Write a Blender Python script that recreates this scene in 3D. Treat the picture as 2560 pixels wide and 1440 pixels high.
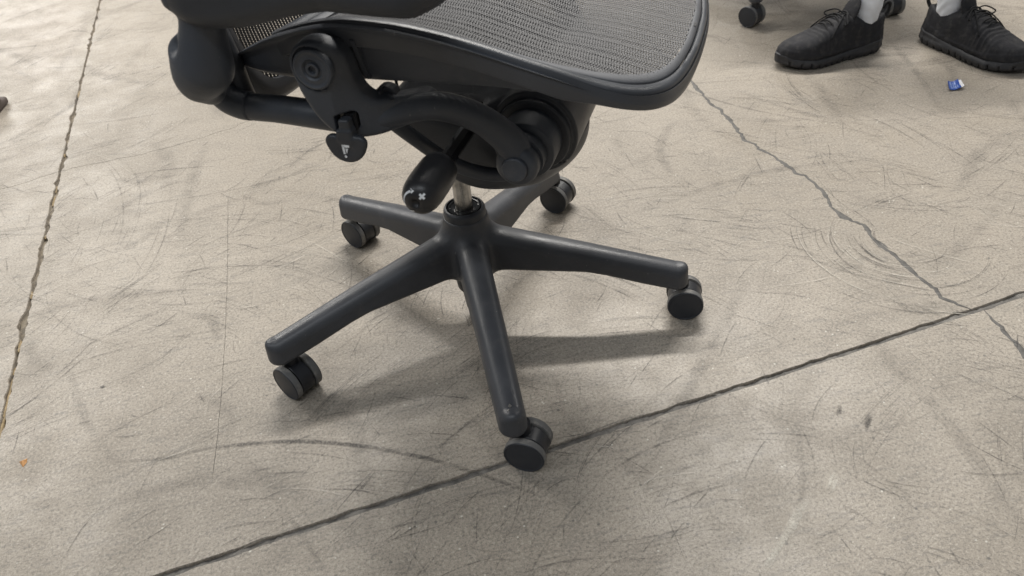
import bpy, math, random
import numpy as np
from mathutils import Matrix, Vector

for o in list(bpy.data.objects):
    bpy.data.objects.remove(o, do_unlink=True)
scene = bpy.context.scene
COL = scene.collection
random.seed(7)
RNG = np.random.default_rng(11)

# ------------------------------------------------------------------ camera
F_PX = 1943.9                                   # focal length in pixels of a 2560 px wide frame
CAM = np.array([-0.0723, -0.9268, 0.7941])
YAW, PITCH, ROLL = [math.radians(a) for a in (82.063, 39.018, -5.521)]
cam_data = bpy.data.cameras.new('camera')
cam_data.sensor_fit = 'HORIZONTAL'
cam_data.sensor_width = 36.0
cam_data.lens = F_PX / 2560 * 36.0
cam_data.clip_start = 0.02
cam_data.clip_end = 100
cam_data.dof.use_dof = True
cam_data.dof.focus_distance = 1.08
cam_data.dof.aperture_fstop = 9.0
cam = bpy.data.objects.new('camera', cam_data)
COL.objects.link(cam)
fw = Vector((math.cos(YAW) * math.cos(PITCH), math.sin(YAW) * math.cos(PITCH), -math.sin(PITCH)))
rt = Vector((math.sin(YAW), -math.cos(YAW), 0))
up = rt.cross(fw)
r2 = rt * math.cos(ROLL) + up * math.sin(ROLL)
u2 = -rt * math.sin(ROLL) + up * math.cos(ROLL)
m = Matrix.Identity(4)
for i in range(3):
    m[i][0], m[i][1], m[i][2], m[i][3] = r2[i], u2[i], -fw[i], CAM[i]
cam.matrix_world = m
scene.camera = cam

# ------------------------------------------------------------------ light
world = bpy.data.worlds.new('World')
scene.world = world
world.use_nodes = True
bg = world.node_tree.nodes['Background']
bg.inputs[0].default_value = (0.95, 0.98, 1.0, 1)
bg.inputs[1].default_value = 0.21


def lamp(loc, target, size, power, color=(1, 0.965, 0.90), shape='DISK', size_y=None):
    d = bpy.data.lights.new('ceiling_lamp', 'AREA')
    d.shape = shape
    d.size = size
    if size_y:
        d.size_y = size_y
    d.energy = power
    d.color = color
    o = bpy.data.objects.new('ceiling_lamp', d)
    COL.objects.link(o)
    o.location = loc
    o.rotation_euler = (Vector(target) - Vector(loc)).to_track_quat('-Z', 'Y').to_euler()
    return o


# rows of long ceiling luminaires, as in a hall; the row behind the chair throws the main shadow
def row(loc, length, power, color=(1, 0.965, 0.91), ang=-14.0, tgt=None, wid=0.22):
    o = lamp(loc, tgt or (loc[0], loc[1], 0), length, power, color, 'RECTANGLE', wid)
    o.rotation_euler = (0, 0, math.radians(ang))
    return o


row((1.3, 3.17, 4.85), 3.6, 540)
row((-4.2, 4.5, 4.85), 3.0, 290)
row((-6.5, 13.0, 4.85), 5.0, 1000)
row((3.0, 11.0, 4.85), 5.0, 300)
row((5.6, 2.1, 4.85), 3.0, 100)
row((-0.6, -2.6, 4.85), 3.2, 85, (0.90, 0.95, 1.0))
row((-5.2, -1.4, 4.85), 3.2, 85, (0.90, 0.95, 1.0))

scene.view_settings.view_transform = 'Standard'
scene.view_settings.look = 'None'
scene.view_settings.gamma = 1.0
scene.view_settings.use_curve_mapping = False
scene.view_settings.exposure = -0.26
scene.render.engine = 'CYCLES'
scene.cycles.transparent_max_bounces = 24
scene.cycles.max_bounces = 6

# ------------------------------------------------------------------ object helpers
def tag(o, label=None, cat=None, group=None, kind=None):
    if label: o['label'] = label
    if cat: o['category'] = cat
    if group: o['group'] = group
    if kind: o['kind'] = kind
    return o


def empty(name, loc=(0, 0, 0)):
    o = bpy.data.objects.new(name, None)
    o.empty_display_size = 0.05
    COL.objects.link(o)
    o.location = loc
    return o


def mesh_obj(name, V, Fs, mat, parent=None, N=None, smooth=True, attr=None):
    me = bpy.data.meshes.new(name)
    me.from_pydata([tuple(map(float, v)) for v in V], [], [tuple(map(int, f)) for f in Fs])
    me.update()
    if smooth:
        me.polygons.foreach_set('use_smooth', [True] * len(me.polygons))
    if N is not None:
        me.normals_split_custom_set_from_vertices([tuple(map(float, n)) for n in N])
    if attr is not None:
        a = me.color_attributes.new('mk', 'FLOAT_COLOR', 'POINT')
        a.data.foreach_set('color', np.asarray(attr, np.float32).ravel())
    mats = mat if isinstance(mat, (list, tuple)) else [mat]
    for mm in mats:
        me.materials.append(mm)
    o = bpy.data.objects.new(name, me)
    COL.objects.link(o)
    o.parent = parent
    return o


def copy_obj(src, parent=None, matrix=None, name=None):
    c = src.copy()
    COL.objects.link(c)
    c.parent = parent
    if matrix is not None:
        c.matrix_local = matrix
    return c


def sharpen(o, angle=35):
    me = o.data
    bm_e = {}
    me.update()
    for p in me.polygons:
        for ek in p.edge_keys:
            bm_e.setdefault(ek, []).append(p.normal.copy())
    c = math.cos(math.radians(angle))
    for e in me.edges:
        ns = bm_e.get(tuple(sorted(e.vertices)), [])
        if len(ns) == 2 and ns[0].dot(ns[1]) < c:
            e.use_edge_sharp = True
    return o


# ------------------------------------------------------------------ signed-distance modelling (smooth moulded shapes)
def smin(a, b, k):
    h = np.clip(0.5 + 0.5 * (b - a) / k, 0, 1)
    return b + (a - b) * h - k * h * (1 - h)


def smax(a, b, k):
    return -smin(-a, -b, k)


def sd_seg(p, a, b, ra, rb):
    a, b = np.asarray(a, float), np.asarray(b, float)
    d = b - a
    t = np.clip(((p - a) @ d) / max(d @ d, 1e-12), 0, 1)
    return np.linalg.norm(p - a - t[:, None] * d, axis=1) - (ra + (rb - ra) * t)


def sd_chain(p, pts, rad):
    out = None
    for i in range(len(pts) - 1):
        d = sd_seg(p, pts[i], pts[i + 1], rad[i], rad[i + 1])
        out = d if out is None else np.minimum(out, d)
    return out


def sd_ellipsoid(p, c, r):
    q = (p - np.asarray(c)) / np.asarray(r)
    k0 = np.linalg.norm(q, axis=1)
    k1 = np.linalg.norm(q / np.asarray(r), axis=1)
    return k0 * (k0 - 1) / np.maximum(k1, 1e-9)


def sd_box(p, c, h, r):
    q = np.abs(p - np.asarray(c)) - np.asarray(h) + r
    return np.linalg.norm(np.maximum(q, 0), axis=1) + np.minimum(q.max(1), 0) - r


def sd_cyl(p, c, axis, rad, half, r=0.003):
    q = p - np.asarray(c)
    a = q[:, axis]
    rr = np.sqrt((q ** 2).sum(1) - a * a)
    d0 = rr - rad + r
    d1 = np.abs(a) - half + r
    return np.minimum(np.maximum(d0, d1), 0) + np.sqrt(np.maximum(d0, 0) ** 2 + np.maximum(d1, 0) ** 2) - r


def extr(d2, dz, r):
    a, b = d2 + r, dz + r
    return np.minimum(np.maximum(a, b), 0) + np.sqrt(np.maximum(a, 0) ** 2 + np.maximum(b, 0) ** 2) - r


def catmull(pts, n=8):
    P = np.asarray(pts, float)
    P = np.vstack([2 * P[0] - P[1], P, 2 * P[-1] - P[-2]])
    out = []
    for i in range(1, len(P) - 2):
        p0, p1, p2, p3 = P[i - 1:i + 3]
        for t in np.linspace(0, 1, n, endpoint=False):
            out.append(0.5 * (2 * p1 + (p2 - p0) * t + (2 * p0 - 5 * p1 + 4 * p2 - p3) * t * t + (3 * p1 - p0 - 3 * p2 + p3) * t ** 3))
    out.append(P[-2])
    return np.array(out)


def iso(fn, lo, hi, h):
    """naive surface nets, projected on the iso surface; returns verts, quads, normals"""
    lo, hi = np.asarray(lo, float) - 1.5 * h, np.asarray(hi, float) + 1.5 * h
    n = np.ceil((hi - lo) / h).astype(int) + 1
    ax = [lo[i] + h * np.arange(n[i]) for i in range(3)]
    G = np.stack(np.meshgrid(*ax, indexing='ij'), -1).reshape(-1, 3)
    D = np.concatenate([fn(G[i:i + 400000]) for i in range(0, len(G), 400000)]).reshape(n)
    S = D < 0
    cs = np.zeros(n - 1, int)
    for dx in (0, 1):
        for dy in (0, 1):
            for dz in (0, 1):
                cs += S[dx:n[0] - 1 + dx, dy:n[1] - 1 + dy, dz:n[2] - 1 + dz]
    cells = np.argwhere((cs > 0) & (cs < 8))
    idx = -np.ones(n - 1, int)
    idx[tuple(cells.T)] = np.arange(len(cells))
    acc = np.zeros((len(cells), 3)); cnt = np.zeros(len(cells))
    cor = [(a, b, c) for a in (0, 1) for b in (0, 1) for c in (0, 1)]
    for i, a in enumerate(cor):
        for b in cor[i + 1:]:
            if sum(abs(a[k] - b[k]) for k in range(3)) != 1: continue
            da = D[tuple((cells + a).T)]; db = D[tuple((cells + b).T)]
            w = (da < 0) != (db < 0)
            t = np.where(w, da / np.where(da - db == 0, 1, da - db), 0)
            acc += np.where(w[:, None], np.asarray(a) + t[:, None] * (np.asarray(b) - np.asarray(a)), 0)
            cnt += w
    V = lo + h * (cells + acc / cnt[:, None])

    def grad(p):
        e = h * 0.25
        g = np.stack([fn(p + e * v) - fn(p - e * v) for v in np.eye(3)], 1) / (2 * e)
        return g
    for _ in range(3):
        g = grad(V)
        st = (fn(V) / np.maximum((g * g).sum(1), 1e-3))[:, None] * g
        ln = np.linalg.norm(st, axis=1, keepdims=True)
        V = V - st * np.minimum(1, 0.6 * h / np.maximum(ln, 1e-12))
    g = grad(V)
    N = g / np.maximum(np.linalg.norm(g, axis=1, keepdims=True), 1e-9)
    Q = []
    for a in range(3):
        b, c = (a + 1) % 3, (a + 2) % 3
        s0 = [slice(None)] * 3; s1 = [slice(None)] * 3
        s0[a] = slice(0, n[a] - 1); s1[a] = slice(1, n[a])
        for k in (b, c):
            s0[k] = slice(1, n[k] - 1); s1[k] = slice(1, n[k] - 1)
        A, B = S[tuple(s0)], S[tuple(s1)]
        E = np.argwhere(A != B)
        if not len(E): continue
        off = np.zeros(3, int); off[b] = 1; off[c] = 1
        E = E + off
        sg = S[tuple(E.T)]
        db = np.zeros(3, int); db[b] = 1
        dc = np.zeros(3, int); dc[c] = 1
        q = np.stack([idx[tuple((E - db - dc).T)], idx[tuple((E - dc).T)], idx[tuple(E.T)], idx[tuple((E - db).T)]], 1)
        q[~sg] = q[~sg][:, ::-1]
        Q.append(q)
    return V, np.vstack(Q), N


PHI = math.radians(-28)
CPHI, SPHI = math.cos(PHI), math.sin(PHI)
RC = np.array([[CPHI, -SPHI, 0], [SPHI, CPHI, 0], [0, 0, 1]])


def cw(V):
    """chair frame (x forward, y left, z up) -> world"""
    return np.asarray(V, float) @ RC.T


def chair_iso(name, fn, lo, hi, h, mat, parent, mirror=False):
    V, Q, N = iso(fn, lo, hi, h)
    o = mesh_obj(name, cw(V), Q, mat, parent, cw(N))
    if mirror:
        s = np.array([1, -1, 1])
        mesh_obj(name, cw(V * s), Q[:, ::-1], mat, parent, cw(N * s))
    return o


def lathe(profile, seg=48, axis='z', org=(0, 0, 0)):
    """profile: list of (radius, height) from one end to the other, axis along +height"""
    V, Fs = [], []
    n = len(profile)
    for k in range(seg):
        a = 2 * math.pi * k / seg
        for r, z in profile:
            V.append((r * math.cos(a), r * math.sin(a), z))
    for k in range(seg):
        k2 = (k + 1) % seg
        for i in range(n - 1):
            Fs.append((k * n + i, k2 * n + i, k2 * n + i + 1, k * n + i + 1))
    V = np.array(V)
    if axis == '-y':
        V = V @ np.array([[1, 0, 0], [0, 0, 1], [0, -1, 0]])
    elif axis == 'y':
        V = V @ np.array([[1, 0, 0], [0, 0, -1], [0, 1, 0]])
    return V + np.asarray(org), Fs


def tube(path, rad, seg=12, caps=True):
    P = np.asarray(path, float)
    R = np.full(len(P), rad) if np.isscalar(rad) else np.asarray(rad)
    T = np.gradient(P, axis=0)
    T /= np.linalg.norm(T, axis=1, keepdims=True)
    u = np.cross(T[0], [0, 0, 1.0])
    if np.linalg.norm(u) < 1e-3: u = np.array([1.0, 0, 0])
    V, Fs = [], []
    for i in range(len(P)):
        u = u - T[i] * (u @ T[i]); u /= np.linalg.norm(u)
        v = np.cross(T[i], u)
        for k in range(seg):
            a = 2 * math.pi * k / seg
            V.append(P[i] + R[i] * (math.cos(a) * u + math.sin(a) * v))
    for i in range(len(P) - 1):
        for k in range(seg):
            k2 = (k + 1) % seg
            Fs.append((i * seg + k, i * seg + k2, (i + 1) * seg + k2, (i + 1) * seg + k))
    if caps:
        Fs.append(tuple(range(seg))[::-1]); Fs.append(tuple((len(P) - 1) * seg + k for k in range(seg)))
    return np.array(V), Fs


# ------------------------------------------------------------------ materials
class NT:
    def __init__(s, name):
        s.m = bpy.data.materials.new(name); s.m.use_nodes = True
        s.t = s.m.node_tree; s.n = s.t.nodes; s.b = s.n['Principled BSDF']

    def node(s, typ, **kw):
        n = s.n.new(typ)
        for k, v in kw.items():
            if k in n.inputs: n.inputs[k].default_value = v
            else: setattr(n, k, v)
        return n

    def link(s, a, b): s.t.links.new(a, b)

    def coord(s, scale=(1, 1, 1), rot=0, kind='Object'):
        tc = s.node('ShaderNodeTexCoord'); mp = s.node('ShaderNodeMapping')
        mp.inputs['Scale'].default_value = scale; mp.inputs['Rotation'].default_value = (0, 0, rot)
        s.link(tc.outputs[kind], mp.inputs[0]); return mp.outputs[0]

    def noise(s, co, scale, detail=4, rough=0.55, dist=0.0):
        n = s.node('ShaderNodeTexNoise'); n.inputs['Scale'].default_value = scale
        n.inputs['Detail'].default_value = detail; n.inputs['Roughness'].default_value = rough
        n.inputs['Distortion'].default_value = dist
        s.link(co, n.inputs['Vector']); return n.outputs['Fac']

    def ramp(s, v, a, b, lo=0.0, hi=1.0):
        n = s.node('ShaderNodeMapRange'); n.interpolation_type = 'SMOOTHSTEP'
        n.inputs['From Min'].default_value = a; n.inputs['From Max'].default_value = b
        n.inputs['To Min'].default_value = lo; n.inputs['To Max'].default_value = hi
        s.link(v, n.inputs['Value']); return n.outputs['Result']

    def math(s, op, a, b=None, clamp=False):
        n = s.node('ShaderNodeMath'); n.operation = op; n.use_clamp = clamp
        for i, v in enumerate((a, b)):
            if v is None: continue
            if isinstance(v, (int, float)): n.inputs[i].default_value = v
            else: s.link(v, n.inputs[i])
        return n.outputs[0]

    def mix(s, f, a, b, mode='MIX'):
        n = s.node('ShaderNodeMix'); n.data_type = 'RGBA'; n.blend_type = mode
        if isinstance(f, (int, float)): n.inputs[0].default_value = f
        else: s.link(f, n.inputs[0])
        for sock, v in ((n.inputs[6], a), (n.inputs[7], b)):
            if isinstance(v, tuple): sock.default_value = (*v, 1) if len(v) == 3 else v
            else: s.link(v, sock)
        return n.outputs[2]

    def bump(s, h, strength, dist):
        n = s.node('ShaderNodeBump'); n.inputs['Strength'].default_value = strength; n.inputs['Distance'].default_value = dist
        s.link(h, n.inputs['Height']); s.link(n.outputs[0], s.b.inputs['Normal']); return n


def plastic(name, col, rough=0.5, grain=900, bump=0.25, wear=0.0, spec=0.5, dust=0.0, flecks=0.0):
    s = NT(name); co = s.coord()
    n1 = s.noise(co, 14, 3); n2 = s.noise(co, grain, 2)
    c0 = tuple(c * 0.88 for c in col); c1 = tuple(c * 1.14 for c in col)
    c = s.mix(s.ramp(n1, 0.3, 0.7), c0, c1)
    if dust:
        n3 = s.noise(co, 60, 5, 0.7)
        c = s.mix(s.ramp(n3, 0.45, 0.75, 0, dust), c, (0.30, 0.28, 0.25))
    if flecks:
        n4 = s.noise(s.coord((1, 1, 0.5)), 230, 2, 0.5)
        c = s.mix(s.ramp(n4, 0.735, 0.78, 0, flecks), c, (0.34, 0.34, 0.34))
        c = s.mix(s.ramp(s.noise(co, 26, 4, 0.7), 0.52, 0.8, 0, 0.10), c, (0.30, 0.28, 0.25))
    s.link(c, s.b.inputs['Base Color'])
    r = s.ramp(n1, 0.3, 0.7, rough - 0.05, rough + 0.06)
    if wear:
        g = s.node('ShaderNodeNewGeometry'); sp = s.node('ShaderNodeSeparateXYZ')
        s.link(g.outputs['Normal'], sp.inputs[0])
        w = s.ramp(sp.outputs['Z'], 0.72, 0.97)
        w = s.math('MULTIPLY', w, s.ramp(s.noise(co, 35, 4), 0.3, 0.6, 0.35, 1))
        r = s.math('SUBTRACT', r, s.math('MULTIPLY', w, wear))
    s.link(r, s.b.inputs['Roughness'])
    s.b.inputs['Specular IOR Level'].default_value = spec
    s.bump(n2, bump, 0.0006)
    return s.m


M = {}
M['graphite'] = plastic('graphite_plastic', (0.048, 0.054, 0.066), 0.48, 520, 0.35, flecks=0.2)
M['base'] = plastic('base_plastic', (0.054, 0.057, 0.065), 0.50, 520, 0.35, wear=0.17, flecks=0.5)
M['dark'] = plastic('dark_plastic', (0.034, 0.037, 0.044), 0.44, 520, 0.3)
M['pad'] = plastic('arm_pad_foam', (0.030, 0.034, 0.042), 0.55, 500, 0.15)
M['gloss'] = plastic('gloss_black', (0.010, 0.010, 0.011), 0.16, 300, 0.03)
M['rubber'] = plastic('knob_rubber', (0.017, 0.017, 0.019), 0.40, 900, 0.15)
M['cap'] = plastic('wheel_cap', (0.022, 0.025, 0.032), 0.46, 700, 0.1)
M['tyre'] = plastic('wheel_tyre', (0.125, 0.124, 0.122), 0.62, 500, 0.4, dust=0.75)
M['hood'] = plastic('caster_hood', (0.020, 0.021, 0.025), 0.36, 600, 0.12)
M['rim'] = plastic('seat_rim', (0.056, 0.060, 0.069), 0.38, 520, 0.25)
M['binder'] = plastic('mesh_binder', (0.125, 0.128, 0.138), 0.55, 800, 0.3)


def simple(name, col, rough, metal=0.0, bumps=None):
    s = NT(name)
    s.b.inputs['Base Color'].default_value = (*col, 1)
    s.b.inputs['Roughness'].default_value = rough
    s.b.inputs['Metallic'].default_value = metal
    co = s.coord(); n = s.noise(co, (bumps or 200), 3)
    s.link(s.mix(s.ramp(n, 0.3, 0.7), tuple(c * 0.85 for c in col), tuple(min(1, c * 1.12) for c in col)), s.b.inputs['Base Color'])
    return s.m


def steel():
    s = NT('steel')
    co = s.coord((60, 60, 900))
    n = s.noise(co, 3, 3)
    n2 = s.noise(s.coord(), 70, 4)
    s.link(s.mix(s.ramp(n2, 0.35, 0.7), (0.36, 0.35, 0.33), (0.52, 0.51, 0.49)), s.b.inputs['Base Color'])
    s.b.inputs['Metallic'].default_value = 1
    s.link(s.ramp(n, 0.3, 0.7, 0.26, 0.42), s.b.inputs['Roughness'])
    return s.m


M['steel'] = steel()
M['white_print'] = simple('white_print', (0.80, 0.82, 0.84), 0.5)
M['thread'] = simple('mesh_thread', (0.038, 0.038, 0.043), 0.5, bumps=120)
M['band'] = simple('mesh_band', (0.014, 0.014, 0.017), 0.6, bumps=160)
M['band_back'] = simple('mesh_band_back', (0.022, 0.022, 0.024), 0.5, bumps=160)
M['cable'] = simple('cable_black', (0.012, 0.012, 0.013), 0.4)

# ------------------------------------------------------------------ concrete floor
JA = math.radians(7.65)
E1 = np.array([math.cos(JA), math.sin(JA)]); E2 = np.array([-math.sin(JA), math.cos(JA)])
JO = np.array([-0.656, -0.386])


def fl(a, b):
    """slab frame (a along the right joint, b along the left joint) -> world xy"""
    return JO + np.multiply.outer(a, E1) + np.multiply.outer(b, E2)


def concrete():
    s = NT('concrete')
    co = s.coord()
    big = s.noise(co, 1.6, 3, 0.6, 0.0)
    mid = s.noise(co, 9, 4, 0.65, 0.0)
    fine = s.noise(co, 260, 2, 0.75)
    grit = s.noise(co, 640, 1, 0.6)
    # streaky trowel and tyre scuffing in two directions
    st1 = s.noise(s.coord((14, 70, 1), math.radians(-28)), 1.6, 3, 0.7, 0.0)
    st2 = s.noise(s.coord((14, 70, 1), math.radians(38)), 1.6, 3, 0.7, 0.0)
    where = s.ramp(s.noise(co, 1.3, 2), 0.42, 0.58)
    st = s.mix(where, st1, st2)
    c = s.mix(s.ramp(big, 0.32, 0.7), (0.303, 0.264, 0.215), (0.386, 0.339, 0.281))
    grime = s.ramp(s.noise(co, 3.4, 5, 0.68), 0.50, 0.72)
    c = s.mix(s.math('MULTIPLY', grime, 0.24), c, (0.170, 0.150, 0.128))
    c = s.mix(s.ramp(mid, 0.42, 0.70, 0, 0.36), c, (0.235, 0.208, 0.175))
    c = s.mix(s.ramp(st, 0.51, 0.68, 0, 0.46), c, (0.19, 0.175, 0.155))
    c = s.mix(s.ramp(st, 0.46, 0.30, 0, 0.22), c, (0.48, 0.43, 0.36))
    c = s.mix(s.ramp(fine, 0.50, 0.68, 0, 0.74), c, (0.16, 0.145, 0.125))
    c = s.mix(s.ramp(fine, 0.48, 0.30, 0, 0.60), c, (0.50, 0.455, 0.385))
    c = s.mix(s.ramp(grit, 0.54, 0.70, 0, 0.55), c, (0.13, 0.12, 0.11))
    vo = s.node('ShaderNodeTexVoronoi'); vo.inputs['Scale'].default_value = 95; s.link(co, vo.inputs['Vector'])
    spk = s.math('MULTIPLY', s.ramp(vo.outputs['Distance'], 0.16, 0.09), s.ramp(s.noise(co, 40, 1), 0.60, 0.64))
    c = s.mix(s.math('MULTIPLY', spk, 0.75), c, (0.66, 0.63, 0.56))
    vo2 = s.node('ShaderNodeTexVoronoi'); vo2.inputs['Scale'].default_value = 60; s.link(co, vo2.inputs['Vector'])
    spk2 = s.math('MULTIPLY', s.ramp(vo2.outputs['Distance'], 0.16, 0.08), s.ramp(s.noise(co, 33, 1), 0.40, 0.36))
    c = s.mix(s.math('MULTIPLY', spk2, 0.7), c, (0.10, 0.095, 0.085))
    s.link(c, s.b.inputs['Base Color'])
    s.link(s.ramp(mid, 0.3, 0.7, 0.36, 0.56), s.b.inputs['Roughness'])
    s.b.inputs['Specular IOR Level'].default_value = 0.45
    h = s.math('ADD', s.math('MULTIPLY', fine, 0.7), s.math('MULTIPLY', grit, 0.4))
    s.bump(h, 0.35, 0.0012)
    return s.m


M['concrete'] = concrete()


def filler(name, a, b, rough=0.8):
    s = NT(name); co = s.coord()
    n = s.noise(co, 55, 5, 0.7); n2 = s.noise(co, 400, 3)
    s.link(s.mix(s.ramp(n, 0.35, 0.65), a, b), s.b.inputs['Base Color'])
    s.b.inputs['Roughness'].default_value = rough
    s.bump(s.math('ADD', n, n2), 0.6, 0.0015)
    return s.m


M['filler_grey'] = filler('joint_sealant_grey', (0.090, 0.084, 0.076), (0.190, 0.176, 0.158), 0.6)
M['filler_brown'] = filler('joint_dirt', (0.10, 0.085, 0.065), (0.26, 0.22, 0.165))
M['filler_tan'] = filler('joint_filler_tan', (0.24, 0.18, 0.10), (0.36, 0.27, 0.15))
M['crack'] = filler('crack_sealant', (0.080, 0.076, 0.070), (0.135, 0.128, 0.117), 0.65)
M['hairline'] = filler('hairline_dirt', (0.10, 0.09, 0.075), (0.18, 0.165, 0.14))

floor = mesh_obj('floor', [(-9, -7, -0.06), (9, -7, -0.06), (9, 11, -0.06), (-9, 11, -0.06)], [(0, 1, 2, 3)], M['filler_brown'])
tag(floor, 'worn beige concrete floor with saw-cut joints, cracks and scuffs', 'floor', kind='structure')


def rough_line(n, amp, chips, depth):
    r = np.zeros(n)
    for k, a in ((3, 0.5), (9, 0.3), (25, 0.25)):
        v = RNG.normal(size=n // k + 3)
        r += a * amp * np.interp(np.arange(n) / k, np.arange(len(v)), v)
    for _ in range(chips):
        c = RNG.uniform(0, n); w = RNG.uniform(1.0, 3.2); d = depth * RNG.uniform(0.3, 1) ** 1.5
        r += d * np.exp(-((np.arange(n) - c) / w) ** 2)
    return r


SIZE, FINE = 6.0, 3.3


def slab(sa, sb, ga, gb):
    """quadrant slab; sa, sb = signs; ga = half gap of the joint along a, gb = half gap of the joint along b"""
    n = int(FINE / 0.005)
    s_ = np.linspace(0.004, FINE, n)
    ea = ga + rough_line(n, 0.00045, 70, 0.0020)      # inset of the edge running along a
    eb = gb + rough_line(n, 0.0006, 110, 0.0032)     # inset of the edge running along b
    def loop(extra, z):
        jit = RNG.uniform(0.6, 1.4, n) * extra
        A = np.stack([s_, ea + jit], 1)
        B = np.stack([eb + jit, s_], 1)
        A, B = A[4:], B[4:]
        L = np.vstack([B[::-1], A, [[SIZE, A[-1, 1]]], [[SIZE, SIZE]], [[B[-1, 0], SIZE]]])
        xy = fl(L[:, 0] * sa, L[:, 1] * sb)
        return np.column_stack([xy, np.full(len(xy), z)])
    l0 = loop(0.0010, 0.0); l1 = loop(0.0002, -0.0016); 
    k = min(len(l0), len(l1))
    assert len(l0) == len(l1)
    l2 = l1.copy(); l2[:, 2] = -0.05
    V = np.vstack([l0, l1, l2])
    Fs = [tuple(range(k))]
    for r in (0, k):
        for i in range(k):
            j = (i + 1) % k
            Fs.append((r + i, r + k + i, r + k + j, r + j))
    if sa * sb < 0:
        Fs = [f[::-1] for f in Fs]
    o = mesh_obj('slab', V, Fs, M['concrete'], floor, smooth=False)
    return o


slab(1, 1, 0.0035, 0.0018)
slab(-1, 1, 0.0035, 0.0018)
slab(1, -1, 0.0035, 0.0018)
slab(-1, -1, 0.0035, 0.0018)


def strip(name, along, lo, hi, half, depth, mat, step=0.006, wob=0.0012):
    n = int((hi - lo) / step)
    t = np.linspace(lo, hi, n)
    V = []
    dz = rough_line(n, wob, n // 8, -0.0015)
    for j, k in enumerate((-1, -0.5, 0, 0.5, 1)):
        o_ = k * half
        xy = fl(t, np.full(n, o_)) if along == 'a' else fl(np.full(n, o_), t)
        z = depth + dz * (0.6 + 0.4 * RNG.uniform(size=n)) + RNG.normal(size=n) * wob * 0.4 - 0.0006 * abs(k)
        V.append(np.column_stack([xy, z]))
    V = np.vstack(V)
    Fs = [(j * n + i, j * n + i + 1, (j + 1) * n + i + 1, (j + 1) * n + i) for j in range(4) for i in range(n - 1)]
    if along != 'a':
        Fs = [f[::-1] for f in Fs]
    return mesh_obj(name, V, Fs, mat, floor)


strip('joint_sealant', 'a', -0.5, 3.2, 0.0085, -0.0032, M['filler_grey'])
strip('joint_dirt', 'b', -0.4, 3.2, 0.009, -0.0062, M['filler_brown'])
# broken tan filler crumbs left in the left joint
spots = [0.31, 0.35, 0.40, 0.46, 0.52, 0.66, 0.85, 0.99, 1.04, 1.20, 1.55]
for t0 in spots:
    ln = RNG.uniform(0.008, 0.035) * (1.2 if t0 < 0.45 else .7)
    n = 7
    t = np.linspace(t0 - ln, t0 + ln, n)
    hw = 0.0030 * np.sqrt(np.clip(1 - np.linspace(-1, 1, n) ** 2, 0.05, 1)) * RNG.uniform(0.6, 1.1, n)
    off = RNG.normal() * 0.0006
    top = -0.0012 - RNG.uniform(0, 0.002)
    V = np.vstack([np.column_stack([fl(np.full(n, off) + s_ * hw, t), top + RNG.normal(size=n) * 0.0005 + (0 if abs(s_) < 0.5 else -0.001)]) for s_ in (-1, -0.3, 0.3, 1)]
                  + [np.column_stack([fl(np.full(n, off) + s_ * hw, t), np.full(n, -0.012)]) for s_ in (1, -1)])
    Fs = [(j * n + i, ((j + 1) % 6) * n + i, ((j + 1) % 6) * n + i + 1, j * n + i + 1) for j in range(6) for i in range(n - 1)]
    mesh_obj('filler_crumb', V, Fs, M['filler_tan'], floor)


def ribbon_pts(pts, width, z, jit=0.25, step=0.006):
    P = catmull(pts, 10) if len(pts) > 2 else np.asarray(pts, float)
    d = np.r_[0, np.cumsum(np.linalg.norm(np.diff(P, axis=0), axis=1))]
    n = max(3, int(d[-1] / step))
    t = np.linspace(0, d[-1], n)
    Q = np.column_stack([np.interp(t, d, P[:, i]) for i in range(2)])
    T = np.gradient(Q, axis=0); T /= np.linalg.norm(T, axis=1, keepdims=True)
    Nn = np.column_stack([-T[:, 1], T[:, 0]])
    return Q, Nn, n


def sealed_crack(name, pts, width, mat, wander=0.004, height=0.0007):
    Q, Nn, n = ribbon_pts(pts, width, 0)
    w1 = RNG.normal(size=n // 3 + 3); w2 = RNG.normal(size=n + 1)
    Q = Q + Nn * (wander * (np.interp(np.arange(n) / 3, np.arange(len(w1)), w1) * 0.5 + 0.20 * w2[:n]))[:, None]
    wl = width * (0.55 + 0.75 * np.abs(np.interp(np.arange(n) / 4, np.arange(n // 4 + 3), RNG.normal(size=n // 4 + 3))))
    wr = width * (0.55 + 0.75 * np.abs(np.interp(np.arange(n) / 4, np.arange(n // 4 + 3), RNG.normal(size=n // 4 + 3))))
    taper = np.minimum(1, np.minimum(np.arange(n), np.arange(n)[::-1]) / 5 + 0.15)
    V = np.vstack([np.column_stack([Q - Nn * (wl * taper)[:, None], np.full(n, -0.0003)]),
                   np.column_stack([Q - Nn * (wl * taper)[:, None] * 0.6, np.full(n, height)]),
                   np.column_stack([Q + Nn * (wr * taper)[:, None] * 0.6, np.full(n, height)]),
                   np.column_stack([Q + Nn * (wr * taper)[:, None], np.full(n, -0.0003)])])
    Fs = [(j * n + i + 1, j * n + i, (j + 1) * n + i, (j + 1) * n + i + 1)[::-1] for j in range(3) for i in range(n - 1)]
    return mesh_obj(name, V, Fs, mat, floor)


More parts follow.
